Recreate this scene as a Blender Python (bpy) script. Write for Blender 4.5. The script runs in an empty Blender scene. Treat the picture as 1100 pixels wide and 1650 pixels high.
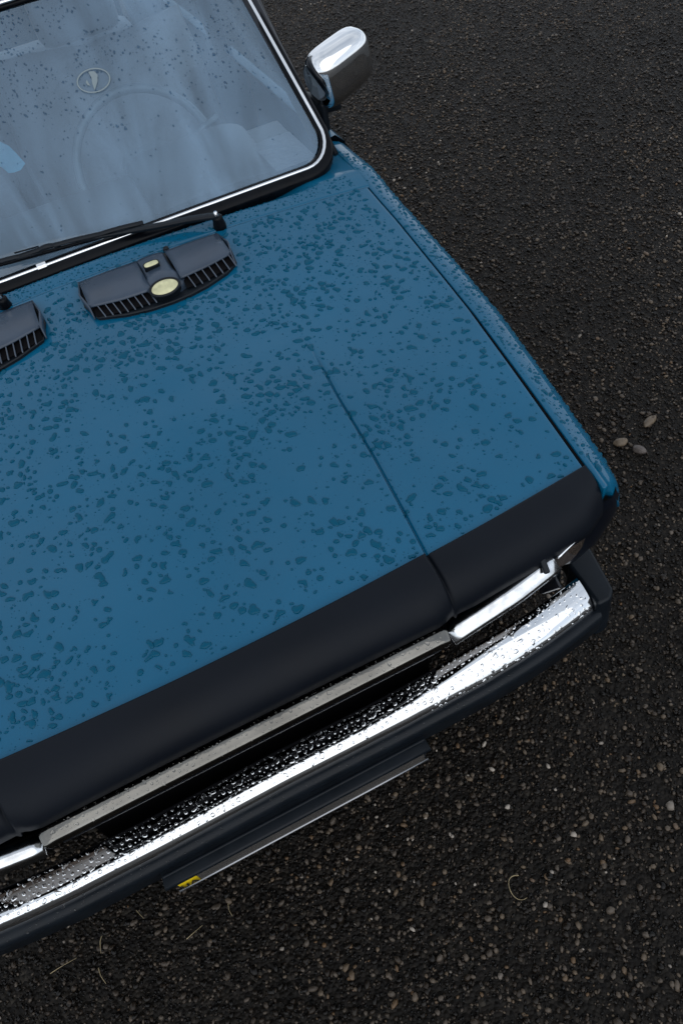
import bpy, math, random
import numpy as np
from mathutils import Vector, Matrix, noise
rad = math.radians
S = bpy.context.scene
COL = S.collection
rnd = random.Random(7)
rng = np.random.default_rng(11)

# ------------------------------------------------------------------ camera
cd = bpy.data.cameras.new('camera'); cam = bpy.data.objects.new('camera', cd); COL.objects.link(cam)
cd.sensor_fit = 'VERTICAL'; cd.sensor_height = 36.0; cd.lens = 1210.867 / 1650 * 36.0
cd.clip_start = 0.02; cd.clip_end = 2000
RMAT = Matrix.Rotation(rad(-14.640), 3, 'Z') @ Matrix.Rotation(rad(40.165), 3, 'X') @ Matrix.Rotation(rad(-13.599), 3, 'Z')
cam.matrix_world = Matrix.Translation((0.07185, -0.55939, 1.84020)) @ RMAT.to_4x4()
S.camera = cam

# ------------------------------------------------------------------ sky, sun, exposure
SUN_EL, SUN_AZ = rad(40), rad(186)      # azimuth clockwise from +Y (towards the rear of the car)
W = bpy.data.worlds.new('World'); S.world = W; W.use_nodes = True
nt = W.node_tree; nt.nodes.clear()
out = nt.nodes.new('ShaderNodeOutputWorld'); bg = nt.nodes.new('ShaderNodeBackground')
sky = nt.nodes.new('ShaderNodeTexSky'); sky.sky_type = 'NISHITA'; sky.sun_disc = False
sky.sun_elevation = SUN_EL; sky.sun_rotation = SUN_AZ
tc = nt.nodes.new('ShaderNodeTexCoord')
mp = nt.nodes.new('ShaderNodeMapping'); mp.inputs['Scale'].default_value = (1, 1, 2.2)
nz = nt.nodes.new('ShaderNodeTexNoise'); nz.inputs['Scale'].default_value = 2.3; nz.inputs['Detail'].default_value = 6
nz.inputs['Roughness'].default_value = 0.55
cr = nt.nodes.new('ShaderNodeValToRGB')
cr.color_ramp.elements[0].position = .32; cr.color_ramp.elements[0].color = (6.6, 7.5, 8.8, 1)
cr.color_ramp.elements[1].position = .68; cr.color_ramp.elements[1].color = (11.6, 12.2, 13.0, 1)
mx = nt.nodes.new('ShaderNodeMixRGB'); mx.inputs['Fac'].default_value = .82
L = nt.links.new
L(tc.outputs['Generated'], mp.inputs['Vector']); L(mp.outputs[0], nz.inputs['Vector']); L(nz.outputs['Fac'], cr.inputs[0])
L(sky.outputs[0], mx.inputs[1]); L(cr.outputs[0], mx.inputs[2])
# a cloud layer a little brighter towards the horizon than overhead
sx = nt.nodes.new('ShaderNodeSeparateXYZ'); gm = nt.nodes.new('ShaderNodeMapRange')
gm.inputs['From Min'].default_value = 0; gm.inputs['From Max'].default_value = 1; gm.inputs['To Min'].default_value = 1.22; gm.inputs['To Max'].default_value = .84
vm = nt.nodes.new('ShaderNodeMixRGB'); vm.blend_type = 'MULTIPLY'; vm.inputs[0].default_value = 1
L(tc.outputs['Generated'], sx.inputs[0]); L(sx.outputs['Z'], gm.inputs['Value']); L(mx.outputs[0], vm.inputs[1]); L(gm.outputs[0], vm.inputs[2]); L(vm.outputs[0], bg.inputs[0])
bg.inputs['Strength'].default_value = 0.088
L(bg.outputs[0], out.inputs[0])
sd = bpy.data.lights.new('sun', 'SUN'); sd.energy = 0.75; sd.angle = rad(75); sd.color = (1, .97, .93)
so = bpy.data.objects.new('sun', sd); COL.objects.link(so)
sv = Vector((math.sin(SUN_AZ) * math.cos(SUN_EL), math.cos(SUN_AZ) * math.cos(SUN_EL), math.sin(SUN_EL)))
so.rotation_euler = sv.to_track_quat('Z', 'Y').to_euler()
S.view_settings.view_transform = 'Standard'; S.view_settings.look = 'None'
S.view_settings.exposure = 0.0; S.view_settings.gamma = 1.0; S.view_settings.use_curve_mapping = False
S.render.engine = 'CYCLES'

# ------------------------------------------------------------------ materials
MATS = {}
def mat(name, col, rough=.5, metal=0, spec=.5, coat=0, coat_rough=.03, bump=None, vary=None, **k):
    m = bpy.data.materials.new(name); m.use_nodes = True; n = m.node_tree.nodes; l = m.node_tree.links.new
    p = n['Principled BSDF']
    p.inputs['Base Color'].default_value = (*col, 1); p.inputs['Roughness'].default_value = rough
    p.inputs['Metallic'].default_value = metal; p.inputs['Specular IOR Level'].default_value = spec
    p.inputs['Coat Weight'].default_value = coat; p.inputs['Coat Roughness'].default_value = coat_rough
    t = n.new('ShaderNodeTexCoord')
    if vary:                      # (scale, amount): patchy colour and gloss from dirt
        z = n.new('ShaderNodeTexNoise'); z.inputs['Scale'].default_value = vary[0]; z.inputs['Detail'].default_value = 8
        l(t.outputs['Object'], z.inputs['Vector'])
        mr = n.new('ShaderNodeMapRange'); mr.inputs['From Min'].default_value = .3; mr.inputs['From Max'].default_value = .7
        mr.inputs['To Min'].default_value = 1 - vary[1]; mr.inputs['To Max'].default_value = 1 + vary[1]
        l(z.outputs['Fac'], mr.inputs['Value'])
        v = n.new('ShaderNodeMixRGB'); v.blend_type = 'MULTIPLY'; v.inputs[0].default_value = 1; v.inputs[1].default_value = (*col, 1)
        l(mr.outputs[0], v.inputs[2]); l(v.outputs[0], p.inputs['Base Color'])
        r2 = n.new('ShaderNodeMath'); r2.operation = 'MULTIPLY'; r2.inputs[1].default_value = rough
        l(mr.outputs[0], r2.inputs[0]); l(r2.outputs[0], p.inputs['Roughness'])
    if bump:                      # (scale, strength, distance)
        z = n.new('ShaderNodeTexNoise'); z.inputs['Scale'].default_value = bump[0]; z.inputs['Detail'].default_value = 4
        l(t.outputs['Object'], z.inputs['Vector'])
        b = n.new('ShaderNodeBump'); b.inputs['Strength'].default_value = bump[1]; b.inputs['Distance'].default_value = bump[2]
        l(z.outputs['Fac'], b.inputs['Height']); l(b.outputs[0], p.inputs['Normal'])
        if coat: l(b.outputs[0], p.inputs['Coat Normal'])
    MATS[name] = m; return m
mat('blue_paint', (.0004, .092, .182), .45, 0, .08, .70, .035, bump=(2.5, .05, .02), vary=(3, .07))
mat('black_paint', (.003, .005, .010), .35, 0, .2, .45, .04, vary=(8, .15))
mat('vinyl', (.0036, .0055, .0095), .5, 0, .16, bump=(900, .12, .0006), vary=(5, .16))
mat('vent_plastic', (.034, .052, .080), .30, 0, .45, vary=(14, .14), bump=(700, .10, .0004))
mat('black_plastic', (.006, .009, .013), .38, 0, .22, bump=(800, .15, .0004), vary=(20, .2))
mat('black_rubber', (.003, .004, .006), .3, 0, .12, vary=(30, .25))
mat('dark_void', (.003, .003, .004), .8, 0, .1)
mat('chrome', (.86, .88, .90), .045, 1, .5, bump=(40, .05, .001), vary=(25, .05))
mat('worn_chrome', (.70, .72, .74), .16, 1, .5, bump=(140, .12, .001), vary=(60, .2))
mat('bar_metal', (.21, .203, .185), .07, 1, .5, bump=(90, .25, .001), vary=(9, .35))  # chrome bar; its dim beige reflection is put into the base colour
mat('lamp_glass', (.10, .075, .06), .08, 0, .5, 1, .02, vary=(30, .4))
mat('sticker_cream', (.62, .60, .36), .35, 0, .5, vary=(60, .22))
mat('tyre', (.012, .012, .013), .7, bump=(80, .3, .003))
mat('steel', (.35, .36, .38), .35, 1)
mat('dash_plastic', (.16, .18, .20), .5, vary=(6, .15))
mat('wheel_rim', (.17, .20, .23), .25, spec=.6)
mat('seat_cover', (.20, .225, .26), .45, bump=(14, .5, .03), vary=(3, .25))
mat('cabin_dark', (.08, .09, .10), .8)
mat('cyan_cloth', (.14, .42, .58), .6, bump=(25, .5, .02), vary=(12, .2))
mat('plate_white_shaded', (.085, .08, .075), .2, vary=(20, .1))  # white plate darkened: dirt plus the bumper's shade in the colour
mat('plate_blue', (.01, .05, .30), .3)
mat('plate_yellow', (.72, .52, .01), .3)
mat('ink', (.012, .012, .014), .4)
mat('decal', (.20, .25, .27), .5)
mat('straw', (.34, .27, .15), .6, vary=(90, .3))
mat('big_stone', (.115, .085, .055), .5, bump=(60, .5, .004), vary=(40, .35))
mat('grey_stone', (.085, .070, .062), .5, bump=(60, .5, .004), vary=(40, .35))

def thin_glass(name, dust_glare, tint):
    m = bpy.data.materials.new(name); m.use_nodes = True; n = m.node_tree.nodes; l = m.node_tree.links.new
    n.remove(n['Principled BSDF']); o = n['Material Output']
    tr = n.new('ShaderNodeBsdfTransparent'); tr.inputs[0].default_value = (*tint, 1)
    df = n.new('ShaderNodeBsdfDiffuse'); df.inputs[0].default_value = (.30, .47, .66, 1)  # blue-grey veil: dust film with streaky sky reflection painted in
    gl = n.new('ShaderNodeBsdfGlossy'); gl.inputs['Roughness'].default_value = .015
    fr = n.new('ShaderNodeFresnel'); fr.inputs[0].default_value = 1.52
    f2 = n.new('ShaderNodeMath'); f2.operation = 'MULTIPLY'; f2.inputs[1].default_value = 1.5; f2.use_clamp = True
    t = n.new('ShaderNodeTexCoord'); z = n.new('ShaderNodeTexNoise'); z.inputs['Scale'].default_value = 3.2; z.inputs['Detail'].default_value = 9
    z.inputs['Distortion'].default_value = .9
    mr = n.new('ShaderNodeMapRange'); mr.inputs['From Min'].default_value = .3; mr.inputs['From Max'].default_value = .7
    mr.inputs['To Min'].default_value = dust_glare * .45; mr.inputs['To Max'].default_value = dust_glare * 1.7
    a = n.new('ShaderNodeMixShader'); b = n.new('ShaderNodeMixShader')
    mp_ = n.new('ShaderNodeMapping'); mp_.inputs['Rotation'].default_value = (0, 0, .5); mp_.inputs['Scale'].default_value = (2.2, .55, .55)
    l(t.outputs['Object'], mp_.inputs['Vector']); l(mp_.outputs[0], z.inputs['Vector']); l(z.outputs['Fac'], mr.inputs['Value']); l(mr.outputs[0], a.inputs[0])
    l(tr.outputs[0], a.inputs[1]); l(df.outputs[0], a.inputs[2]); l(fr.outputs[0], f2.inputs[0]); l(f2.outputs[0], b.inputs[0])
    l(a.outputs[0], b.inputs[1]); l(gl.outputs[0], b.inputs[2]); l(b.outputs[0], o.inputs['Surface'])
    MATS[name] = m
thin_glass('windscreen_glass', .27, (.74, .88, .97))
thin_glass('side_glass', .06, (.75, .82, .84))
m = bpy.data.materials.new('water'); m.use_nodes = True
p = m.node_tree.nodes['Principled BSDF']; p.inputs['Transmission Weight'].default_value = 1; p.inputs['IOR'].default_value = 1.33
p.inputs['Roughness'].default_value = 0.0; p.inputs['Base Color'].default_value = (1, 1, 1, 1); MATS['water'] = m
# water lying on the paint: the paint's own colour seen through a water surface (the wet film kills the clear coat's reflection)
mat('water_on_paint', (.0001, .070, .128), .5, 0, .0, .6, .0)
MATS['water_on_paint'].node_tree.nodes['Principled BSDF'].inputs['Coat IOR'].default_value = 1.33

m = bpy.data.materials.new('water_on_glass'); m.use_nodes = True; n = m.node_tree.nodes; l = m.node_tree.links.new
n.remove(n['Principled BSDF']); tr = n.new('ShaderNodeBsdfTransparent'); tr.inputs[0].default_value = (.64, .75, .83, 1)
gl = n.new('ShaderNodeBsdfGlossy'); gl.inputs['Roughness'].default_value = .01; fr = n.new('ShaderNodeFresnel'); fr.inputs[0].default_value = 1.33
a = n.new('ShaderNodeMixShader'); l(fr.outputs[0], a.inputs[0]); l(tr.outputs[0], a.inputs[1]); l(gl.outputs[0], a.inputs[2]); l(a.outputs[0], n['Material Output'].inputs['Surface'])
MATS['water_on_glass'] = m
# gravel: every stone reads its own tone from the point it stands on
m = bpy.data.materials.new('gravel_stone'); m.use_nodes = True; n = m.node_tree.nodes; l = m.node_tree.links.new
p = n['Principled BSDF']; at = n.new('ShaderNodeAttribute'); at.attribute_type = 'INSTANCER'; at.attribute_name = 'tone'
r = n.new('ShaderNodeValToRGB'); e = r.color_ramp.elements
e[0].position = 0; e[0].color = (.003, .003, .003, 1); e[1].position = 1; e[1].color = (.42, .39, .35, 1)
for ps, c in ((.35, (.0045, .0038, .0032)), (.56, (.012, .0098, .0078)), (.72, (.040, .031, .023)), (.85, (.105, .090, .075)), (.94, (.14, .11, .078)), (.975, (.13, .075, .035)), (.985, (.16, .145, .13))):
    q = e.new(ps); q.color = (*c, 1)
l(at.outputs['Fac'], r.inputs[0])
t = n.new('ShaderNodeTexCoord'); z = n.new('ShaderNodeTexNoise'); z.inputs['Scale'].default_value = 1.6; z.inputs['Detail'].default_value = 6
l(t.outputs['Object'], z.inputs['Vector'])
mr = n.new('ShaderNodeMapRange'); mr.inputs['From Min'].default_value = .3; mr.inputs['From Max'].default_value = .7; mr.inputs['To Min'].default_value = .6; mr.inputs['To Max'].default_value = 1.35
l(z.outputs['Fac'], mr.inputs['Value'])
v = n.new('ShaderNodeMixRGB'); v.blend_type = 'MULTIPLY'; v.inputs[0].default_value = 1
v.inputs[2].default_value = (.86, .81, .76, 1)
l(r.outputs[0], v.inputs[1]); l(v.outputs[0], p.inputs['Base Color'])
p.inputs['Roughness'].default_value = .27; p.inputs['Specular IOR Level'].default_value = .24; MATS['gravel_stone'] = m
m = bpy.data.materials.new('ground_grit'); m.use_nodes = True; n = m.node_tree.nodes; l = m.node_tree.links.new
p = n['Principled BSDF']; t = n.new('ShaderNodeTexCoord'); vo = n.new('ShaderNodeTexVoronoi'); vo.inputs['Scale'].default_value = 110
l(t.outputs['Object'], vo.inputs['Vector'])
r = n.new('ShaderNodeValToRGB'); e = r.color_ramp.elements
e[0].color = (.003, .0026, .0022, 1); e[1].color = (.05, .042, .033, 1); q = e.new(.75); q.color = (.014, .0115, .009, 1)
l(vo.outputs['Color'], r.inputs[0]); l(r.outputs[0], p.inputs['Base Color'])
b = n.new('ShaderNodeBump'); b.invert = True; b.inputs['Strength'].default_value = 1; b.inputs['Distance'].default_value = .006
l(vo.outputs['Distance'], b.inputs['Height']); l(b.outputs[0], p.inputs['Normal']); p.inputs['Roughness'].default_value = .6; p.inputs['Specular IOR Level'].default_value = .15
MATS['ground_grit'] = m

# ------------------------------------------------------------------ helpers
def link(name, me, material, parent=None, smooth=True):
    if smooth:
        for f in me.polygons: f.use_smooth = True
    if material: me.materials.append(MATS[material])
    o = bpy.data.objects.new(name, me); COL.objects.link(o)
    if parent: o.parent = parent
    return o
def mesh(name, V, F, material, parent=None, smooth=True):
    me = bpy.data.meshes.new(name); me.from_pydata([tuple(v) for v in V], [], F); me.validate(); me.update()
    return link(name, me, material, parent, smooth)
def solid(o, t, bevel=0, seg=2, off=-1):
    if t:
        s = o.modifiers.new('s', 'SOLIDIFY'); s.thickness = t; s.offset = off
    if bevel:
        b = o.modifiers.new('b', 'BEVEL'); b.width = bevel; b.segments = seg; b.limit_method = 'ANGLE'; b.angle_limit = rad(35)
        b.harden_normals = False
    w = o.modifiers.new('n', 'WEIGHTED_NORMAL'); w.keep_sharp = True
    return o
def grid(name, fn, us, vs, material, parent=None, t=0, flip=False):
    V = [fn(u, v) for v in vs for u in us]; nu = len(us)
    F = []
    for j in range(len(vs) - 1):
        for i in range(nu - 1):
            q = (j*nu+i, j*nu+i+1, (j+1)*nu+i+1, (j+1)*nu+i)
            F.append(q[::-1] if flip else q)
    o = mesh(name, V, F, material, parent)
    if t: s = o.modifiers.new('s', 'SOLIDIFY'); s.thickness = t; s.offset = -1
    return o
def frames(path, N, closed):
    out = []
    k = len(path)
    for i in range(k):
        a = path[(i-1) % k if closed else max(i-1, 0)]; b = path[(i+1) % k if closed else min(i+1, k-1)]
        T = (Vector(b) - Vector(a)).normalized(); n_ = Vector(N(path[i]) if callable(N) else N)
        Sd = T.cross(n_).normalized(); n2 = Sd.cross(T).normalized(); out.append((Vector(path[i]), Sd, n2))
    return out
def sweep(name, path, prof, material, parent=None, N=(0, 0, 1), closed=False, ring=True, smooth=True, scale=None):
    fr = frames(path, N, closed); V = []; m_ = len(prof)
    for i, (P, Sd, n2) in enumerate(fr):
        s = scale(i / (len(fr)-1)) if scale else 1
        V += [P + Sd * (a * s) + n2 * (b * s) for a, b in prof]
    F = []; k = len(fr)
    for i in range(k if closed else k - 1):
        j = (i + 1) % k
        for q in range(m_ if ring else m_ - 1):
            w = (q + 1) % m_
            F.append((i*m_+q, i*m_+w, j*m_+w, j*m_+q))
    if not closed and ring: F += [tuple(range(m_))[::-1], tuple((k-1)*m_ + q for q in range(m_))]
    return mesh(name, V, F, material, parent, smooth)
def circ(r, n=10, sy=1): return [(r*math.cos(2*math.pi*i/n), r*sy*math.sin(2*math.pi*i/n)) for i in range(n)]
def rrect(w, h, r, n=3):
    o = []
    for cx, cy, a0 in ((w/2-r, h/2-r, 0), (-w/2+r, h/2-r, 90), (-w/2+r, -h/2+r, 180), (w/2-r, -h/2+r, 270)):
        for i in range(n+1):
            a = rad(a0 + 90*i/n); o.append((cx + r*math.cos(a), cy + r*math.sin(a)))
    return o
def extrude(name, outline, zf, h, material, parent=None, bevel=.003, flare=0, seg=2):
    """prism: outline in XY standing on zf(x,y), height h, sides drawn in by flare"""
    k = len(outline); cx = sum(p_[0] for p_ in outline)/k; cy = sum(p_[1] for p_ in outline)/k
    V = [(x, y, zf(x, y)) for x, y in outline]
    V += [(x + (cx-x)*flare, y + (cy-y)*flare, zf(x, y) + (h(x, y) if callable(h) else h)) for x, y in outline]
    F = [tuple(range(k))[::-1], tuple(range(k, 2*k))] + [(i, (i+1) % k, k+(i+1) % k, k+i) for i in range(k)]
    o = mesh(name, V, F, material, parent)
    return solid(o, 0, bevel, seg)
def box(name, c, s, material, parent=None, rot=None, bevel=.003):
    V = [Vector((x*s[0]/2, y*s[1]/2, z_*s[2]/2)) for x in (-1, 1) for y in (-1, 1) for z_ in (-1, 1)]
    if rot: R_ = Matrix.Rotation(rad(rot[2]), 3, 'Z') @ Matrix.Rotation(rad(rot[1]), 3, 'Y') @ Matrix.Rotation(rad(rot[0]), 3, 'X'); V = [R_ @ v_ for v_ in V]
    V = [v_ + Vector(c) for v_ in V]
    F = [(0, 1, 3, 2), (4, 6, 7, 5), (0, 4, 5, 1), (2, 3, 7, 6), (0, 2, 6, 4), (1, 5, 7, 3)]
    o = mesh(name, V, F, material, parent)
    return solid(o, 0, bevel, 2) if bevel else o
def empty(name, loc, label, cat, group=None):
    o = bpy.data.objects.new(name, None); COL.objects.link(o); o.location = loc; o.empty_display_size = .1
    o['label'] = label; o['category'] = cat
    if group: o['group'] = group
    return o
def tag(o, label, cat, group=None, kind=None):
    o['label'] = label; o['category'] = cat
    if group: o['group'] = group
    if kind: o['kind'] = kind
    return o
lin = np.interp
def sm(a, b, x):
    t_ = min(1, max(0, (x-a)/(b-a))); return t_*t_*(3-2*t_)

# ------------------------------------------------------------------ surfaces of the car (X to its left side, Y to its rear, metres)
GY = [.05, .141, .376, .558, .740, .928, 1.126, 1.271, 1.45]
GX = [.695, .703, .724, .739, .747, .756, .759, .763, .765]
OY = [.02, .091, .155, .345, .562, .71, 1.059, 1.429, 2.2, 3.4, 3.9]
OX = [.735, .748, .761, .784, .807, .814, .822, .826, .825, .80, .77]
CY_ = [.05, .101, .208, .317, .484, .661, 1.0]
CX_ = [.360, .362, .371, .379, .386, .400, .42]
def gapx(y): return float(lin(y, GY, GX))
def outx(y): return float(lin(y, OY, OX))
def crx(y): return float(lin(y, CY_, CX_))
def hz(y): return float(lin(y, [.05, .09, .35, .7, 1.0, 1.09, 1.16, 1.30], [.838, .847, .880, .922, .9535, .9645, .980, .980]))
def hoodz(x, y):
    ax = abs(x); z_ = hz(y) - .03*(ax/.7)**2
    amp = .0046*(1 - sm(.52, .67, y)); c = crx(y)
    z_ += amp*(1 - sm(c-.001, c+.005, ax)) - .0075*(1-sm(.46, .68, y))*math.exp(-((ax-c-.0040)/.0020)**2)
    return z_
def noser(x): return .083 + .05*(x/.7)**2
def nosef(x): return .003 + .011*sm(.33, .37, abs(x)) + float(lin(abs(x), [0, .40, .55, .646, .70], [0, 0, .014, .029, .060]))
def wsp(x, s, off=0):           # windscreen sheet: s runs up the glass in plan metres from its foot
    y = 1.2 + s; z_ = .975 + .8*s; b_ = .012*(1-(x/.72)**2)+off
    return Vector((x, y, z_)) + Vector((0, -.6247, .7809))*b_
WN = Vector((0, -.6247, .7809))

# ------------------------------------------------------------------ ground
g = mesh('ground', [(-60, -60, 0), (60, -60, 0), (60, 60, 0), (-60, 60, 0)], [(0, 1, 2, 3)], 'ground_grit'); g['kind'] = 'structure'
def stone_mesh(i):
    rr = random.Random(i+50)
    import bmesh
    bm = bmesh.new(); bmesh.ops.create_icosphere(bm, subdivisions=1 if i < 7 else 2, radius=1)
    sx, sy, sz = rr.uniform(.75, 1.25), rr.uniform(.65, 1.0), rr.uniform(.38, .7)
    for v_ in bm.verts:
        k = 1 + .22*noise.noise(v_.co*1.3 + Vector((i*7.1, 3, 1)))*2
        v_.co = Vector((v_.co.x*sx*k, v_.co.y*sy*k, v_.co.z*sz*k))
    me = bpy.data.meshes.new('pebble'); bm.to_mesh(me); bm.free()
    for f in me.polygons: f.use_smooth = True
    me.materials.append(MATS['gravel_stone']); return me
pc = bpy.data.collections.new('pebble_shapes')
for i in range(10): pc.objects.link(bpy.data.objects.new('pebble', stone_mesh(i)))
def gravel(name, label, dens_fn, n_try, xr, yr, size, seed, z0, t0=0.0, t1=1.0):
    r_ = np.random.default_rng(seed)
    P = np.stack([r_.uniform(*xr, n_try), r_.uniform(*yr, n_try)], 1)
    P = P[r_.uniform(0, 1, n_try) < dens_fn(P[:, 0], P[:, 1])]
    k = len(P); sc = size(r_, k)
    tn = r_.uniform(t0, t1, k); X_, Y_ = P[:, 0], P[:, 1]
    w_ = (np.sin(2.1*X_+1.3*Y_+.7)+np.sin(-1.7*X_+2.9*Y_+2)+.8*np.sin(5.3*X_-3.1*Y_)+.7*np.sin(4.1*X_+6.7*Y_+1)+.5*np.sin(11*X_-7*Y_))/4
    tn = np.where(tn < .97, tn*(.96 + .24*w_), tn)
    me = bpy.data.meshes.new(name); me.vertices.add(k)
    co = np.zeros((k, 3), np.float32); co[:, :2] = P; co[:, 2] = z0 + sc*r_.uniform(-.1, .5, k)
    me.vertices.foreach_set('co', co.ravel())
    a = me.attributes.new('tone', 'FLOAT', 'POINT'); a.data.foreach_set('value', np.where((tn > .965) & (r_.uniform(0, 1, k) < .85), .6, np.clip(tn, 0, 1)).astype(np.float32))
    a = me.attributes.new('size', 'FLOAT', 'POINT'); a.data.foreach_set('value', sc.astype(np.float32))
    ro = np.stack([r_.normal(0, .35, k), r_.normal(0, .35, k), r_.uniform(0, 6.28, k)], 1).astype(np.float32)
    a = me.attributes.new('turn', 'FLOAT_VECTOR', 'POINT'); a.data.foreach_set('vector', ro.ravel())
    o = bpy.data.objects.new(name, me); COL.objects.link(o)
    ng = bpy.data.node_groups.new(name, 'GeometryNodeTree')
    ng.interface.new_socket('Geometry', in_out='INPUT', socket_type='NodeSocketGeometry')
    ng.interface.new_socket('Geometry', in_out='OUTPUT', socket_type='NodeSocketGeometry')
    N_ = ng.nodes; gi = N_.new('NodeGroupInput'); go = N_.new('NodeGroupOutput')
    ci = N_.new('GeometryNodeCollectionInfo'); ci.inputs['Collection'].default_value = pc
    ci.inputs['Separate Children'].default_value = True; ci.inputs['Reset Children'].default_value = True
    ip = N_.new('GeometryNodeInstanceOnPoints'); ip.inputs['Pick Instance'].default_value = True
    def att(nm, ty):
        q = N_.new('GeometryNodeInputNamedAttribute'); q.data_type = ty; q.inputs['Name'].default_value = nm
        return [s_ for s_ in q.outputs if s_.enabled and s_.name == 'Attribute'][0]
    rv = N_.new('FunctionNodeRandomValue'); rv.data_type = 'INT'
    [s_ for s_ in rv.inputs if s_.name == 'Min' and s_.enabled][0].default_value = 0
    [s_ for s_ in rv.inputs if s_.name == 'Max' and s_.enabled][0].default_value = 9
    kk = ng.links.new
    kk(gi.outputs[0], ip.inputs['Points']); kk(ci.outputs[0], ip.inputs['Instance'])
    kk([s_ for s_ in rv.outputs if s_.enabled][0], ip.inputs['Instance Index'])
    kk(att('turn', 'FLOAT_VECTOR'), ip.inputs['Rotation']); kk(att('size', 'FLOAT'), ip.inputs['Scale'])
    kk(ip.outputs[0], go.inputs[0])
    md = o.modifiers.new('g', 'NODES'); md.node_group = ng
    me.materials.append(MATS['gravel_stone'])
    tag(o, label, 'gravel', kind='stuff')
    return o, k
def region(x, y):               # ground the photograph shows, with room to step aside
    d = y - (-1.25 - .45*x)      # in front of the near frame edge
    near = (d > 0) & (x > -1.6) & (x < 4.6) & (y < 6.8)
    under = (np.abs(x) < .65) & (y > .75)
    beyond = (x < -.9) & (y > 1.2)
    return near & ~under & ~beyond
def far(x, y): return np.clip(1.25 - np.hypot(x-.07, y+.56)/9, .6, 1)
_, k1 = gravel('gravel', 'fine dark wet gravel covering the ground around the blue car', lambda x, y: region(x, y)*far(x, y), 520000, (-1.6, 4.6), (-1.6, 6.6),
       lambda r_, k: .0023 + .0036*r_.beta(1.4, 3.0, k), 1, .000, 0, .994)
_, k2 = gravel('pebbles', 'larger grey and tan pebbles scattered over the finer dark gravel', lambda x, y: region(x, y)*far(x, y), 110000, (-1.6, 4.6), (-1.6, 6.6),
       lambda r_, k: .0046 + .0082*r_.beta(1.1, 4.2, k), 2, .0025, .35, .996)
print('gravel', k1, k2)
for (x, y, a_, b_, rz, mt, lb) in ((1.486, .738, .030, .014, .3, 'big_stone', 'flat tan stone with a dark notch, farthest right of the three large stones'),
                               (1.352, .713, .023, .016, -.2, 'big_stone', 'smooth olive tan stone lying nearest the front wing of the car'),
                               (1.378, .656, .014, .022, .5, 'grey_stone', 'upright greyish brown stone just below the other two large stones')):
    import bmesh
    bm = bmesh.new(); bmesh.ops.create_icosphere(bm, subdivisions=3, radius=1)
    for v_ in bm.verts:
        k = 1 + .22*noise.noise(v_.co*1.1 + Vector((x*9, y*5, 0))); c_ = v_.co*k
        if x > 1.4: c_ -= Vector((0, .0, 1.1))*math.exp(-((c_.x-.45)**2+(c_.y+.1)**2)/.03)*(1 if c_.z > 0 else 0)
        v_.co = Matrix.Rotation(rz, 3, 'Z') @ Vector((c_.x*a_, c_.y*b_, c_.z*.013))
    me = bpy.data.meshes.new('stone'); bm.to_mesh(me); bm.free()
    o = link('stone', me, mt); o.location = (x, y, .010); tag(o, lb, 'stone', 'large stones on the gravel')
def stalk(pts, r_, label, name='straw', cat='straw', group='dry straws on the gravel'):
    pth = []
    for i in range(len(pts)-1):
        for k in range(6):
            t_ = k/6; p0, p1, p2, p3 = [Vector(pts[min(max(i+d, 0), len(pts)-1)]) for d in (-1, 0, 1, 2)]
            pth.append(.5*((2*p1)+(p2-p0)*t_+(2*p0-5*p1+4*p2-p3)*t_*t_+(3*p1-p0-3*p2+p3)*t_**3))
    pth.append(Vector(pts[-1]))
    tag(sweep(name, pth, circ(r_, 6), 'straw', scale=lambda t_: 1 - .6*t_), label, cat, group)
stalk([(-.537, .099, .014), (-.542, .087, .017), (-.547, .066, .012)], .0011, 'dry straw nearest the bumper at lower left, standing almost vertical in the photo')
stalk([(-.558, .040, .014), (-.556, .022, .016), (-.550, .003, .012)], .0011, 'bent dry straw just below the vertical one at lower left')
stalk([(-.663, .080, .012), (-.635, .081, .016), (-.600, .083, .012)], .0009, 'long slanting dry straw at far left beneath the bumper')
stalk([(-.360, .004, .012), (-.34, .008, .015), (-.318, .014, .012)], .0010, 'short slanting straw below the number plate')
stalk([(-.45, .115, .012), (-.443, .100, .015), (-.438, .09, .012)], .0008, 'tiny straw between the number plate and bumper shadow')
stalk([(-.25, .03, .012), (-.252, .015, .015), (-.25, .0, .012)], .0008, 'thin faint straw just right of the yellow plate end')
cc = Vector((.345, -.238, .014))
stalk([cc + Vector((.020*math.cos(a)*1.0, .026*math.sin(a), .004*math.sin(3*a))) for a in [x*.5 + .9 for x in range(9)]], .0012, 'curled tan twig forming an open ring right of centre on the lower gravel', 'twig', 'twig', None)

# ------------------------------------------------------------------ car
car = empty('car', (0, 0, 0), 'rain covered blue saloon car with chrome bumper and black vinyl nose strip', 'car')
def mirror(o, name=None):       # the same part on the other side, its own mesh
    me = o.data.copy(); co = np.zeros(len(me.vertices)*3); me.vertices.foreach_get('co', co); co[0::3] *= -1
    me.vertices.foreach_set('co', co); me.flip_normals(); c = o.copy(); c.data = me; COL.objects.link(c); return c

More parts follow.
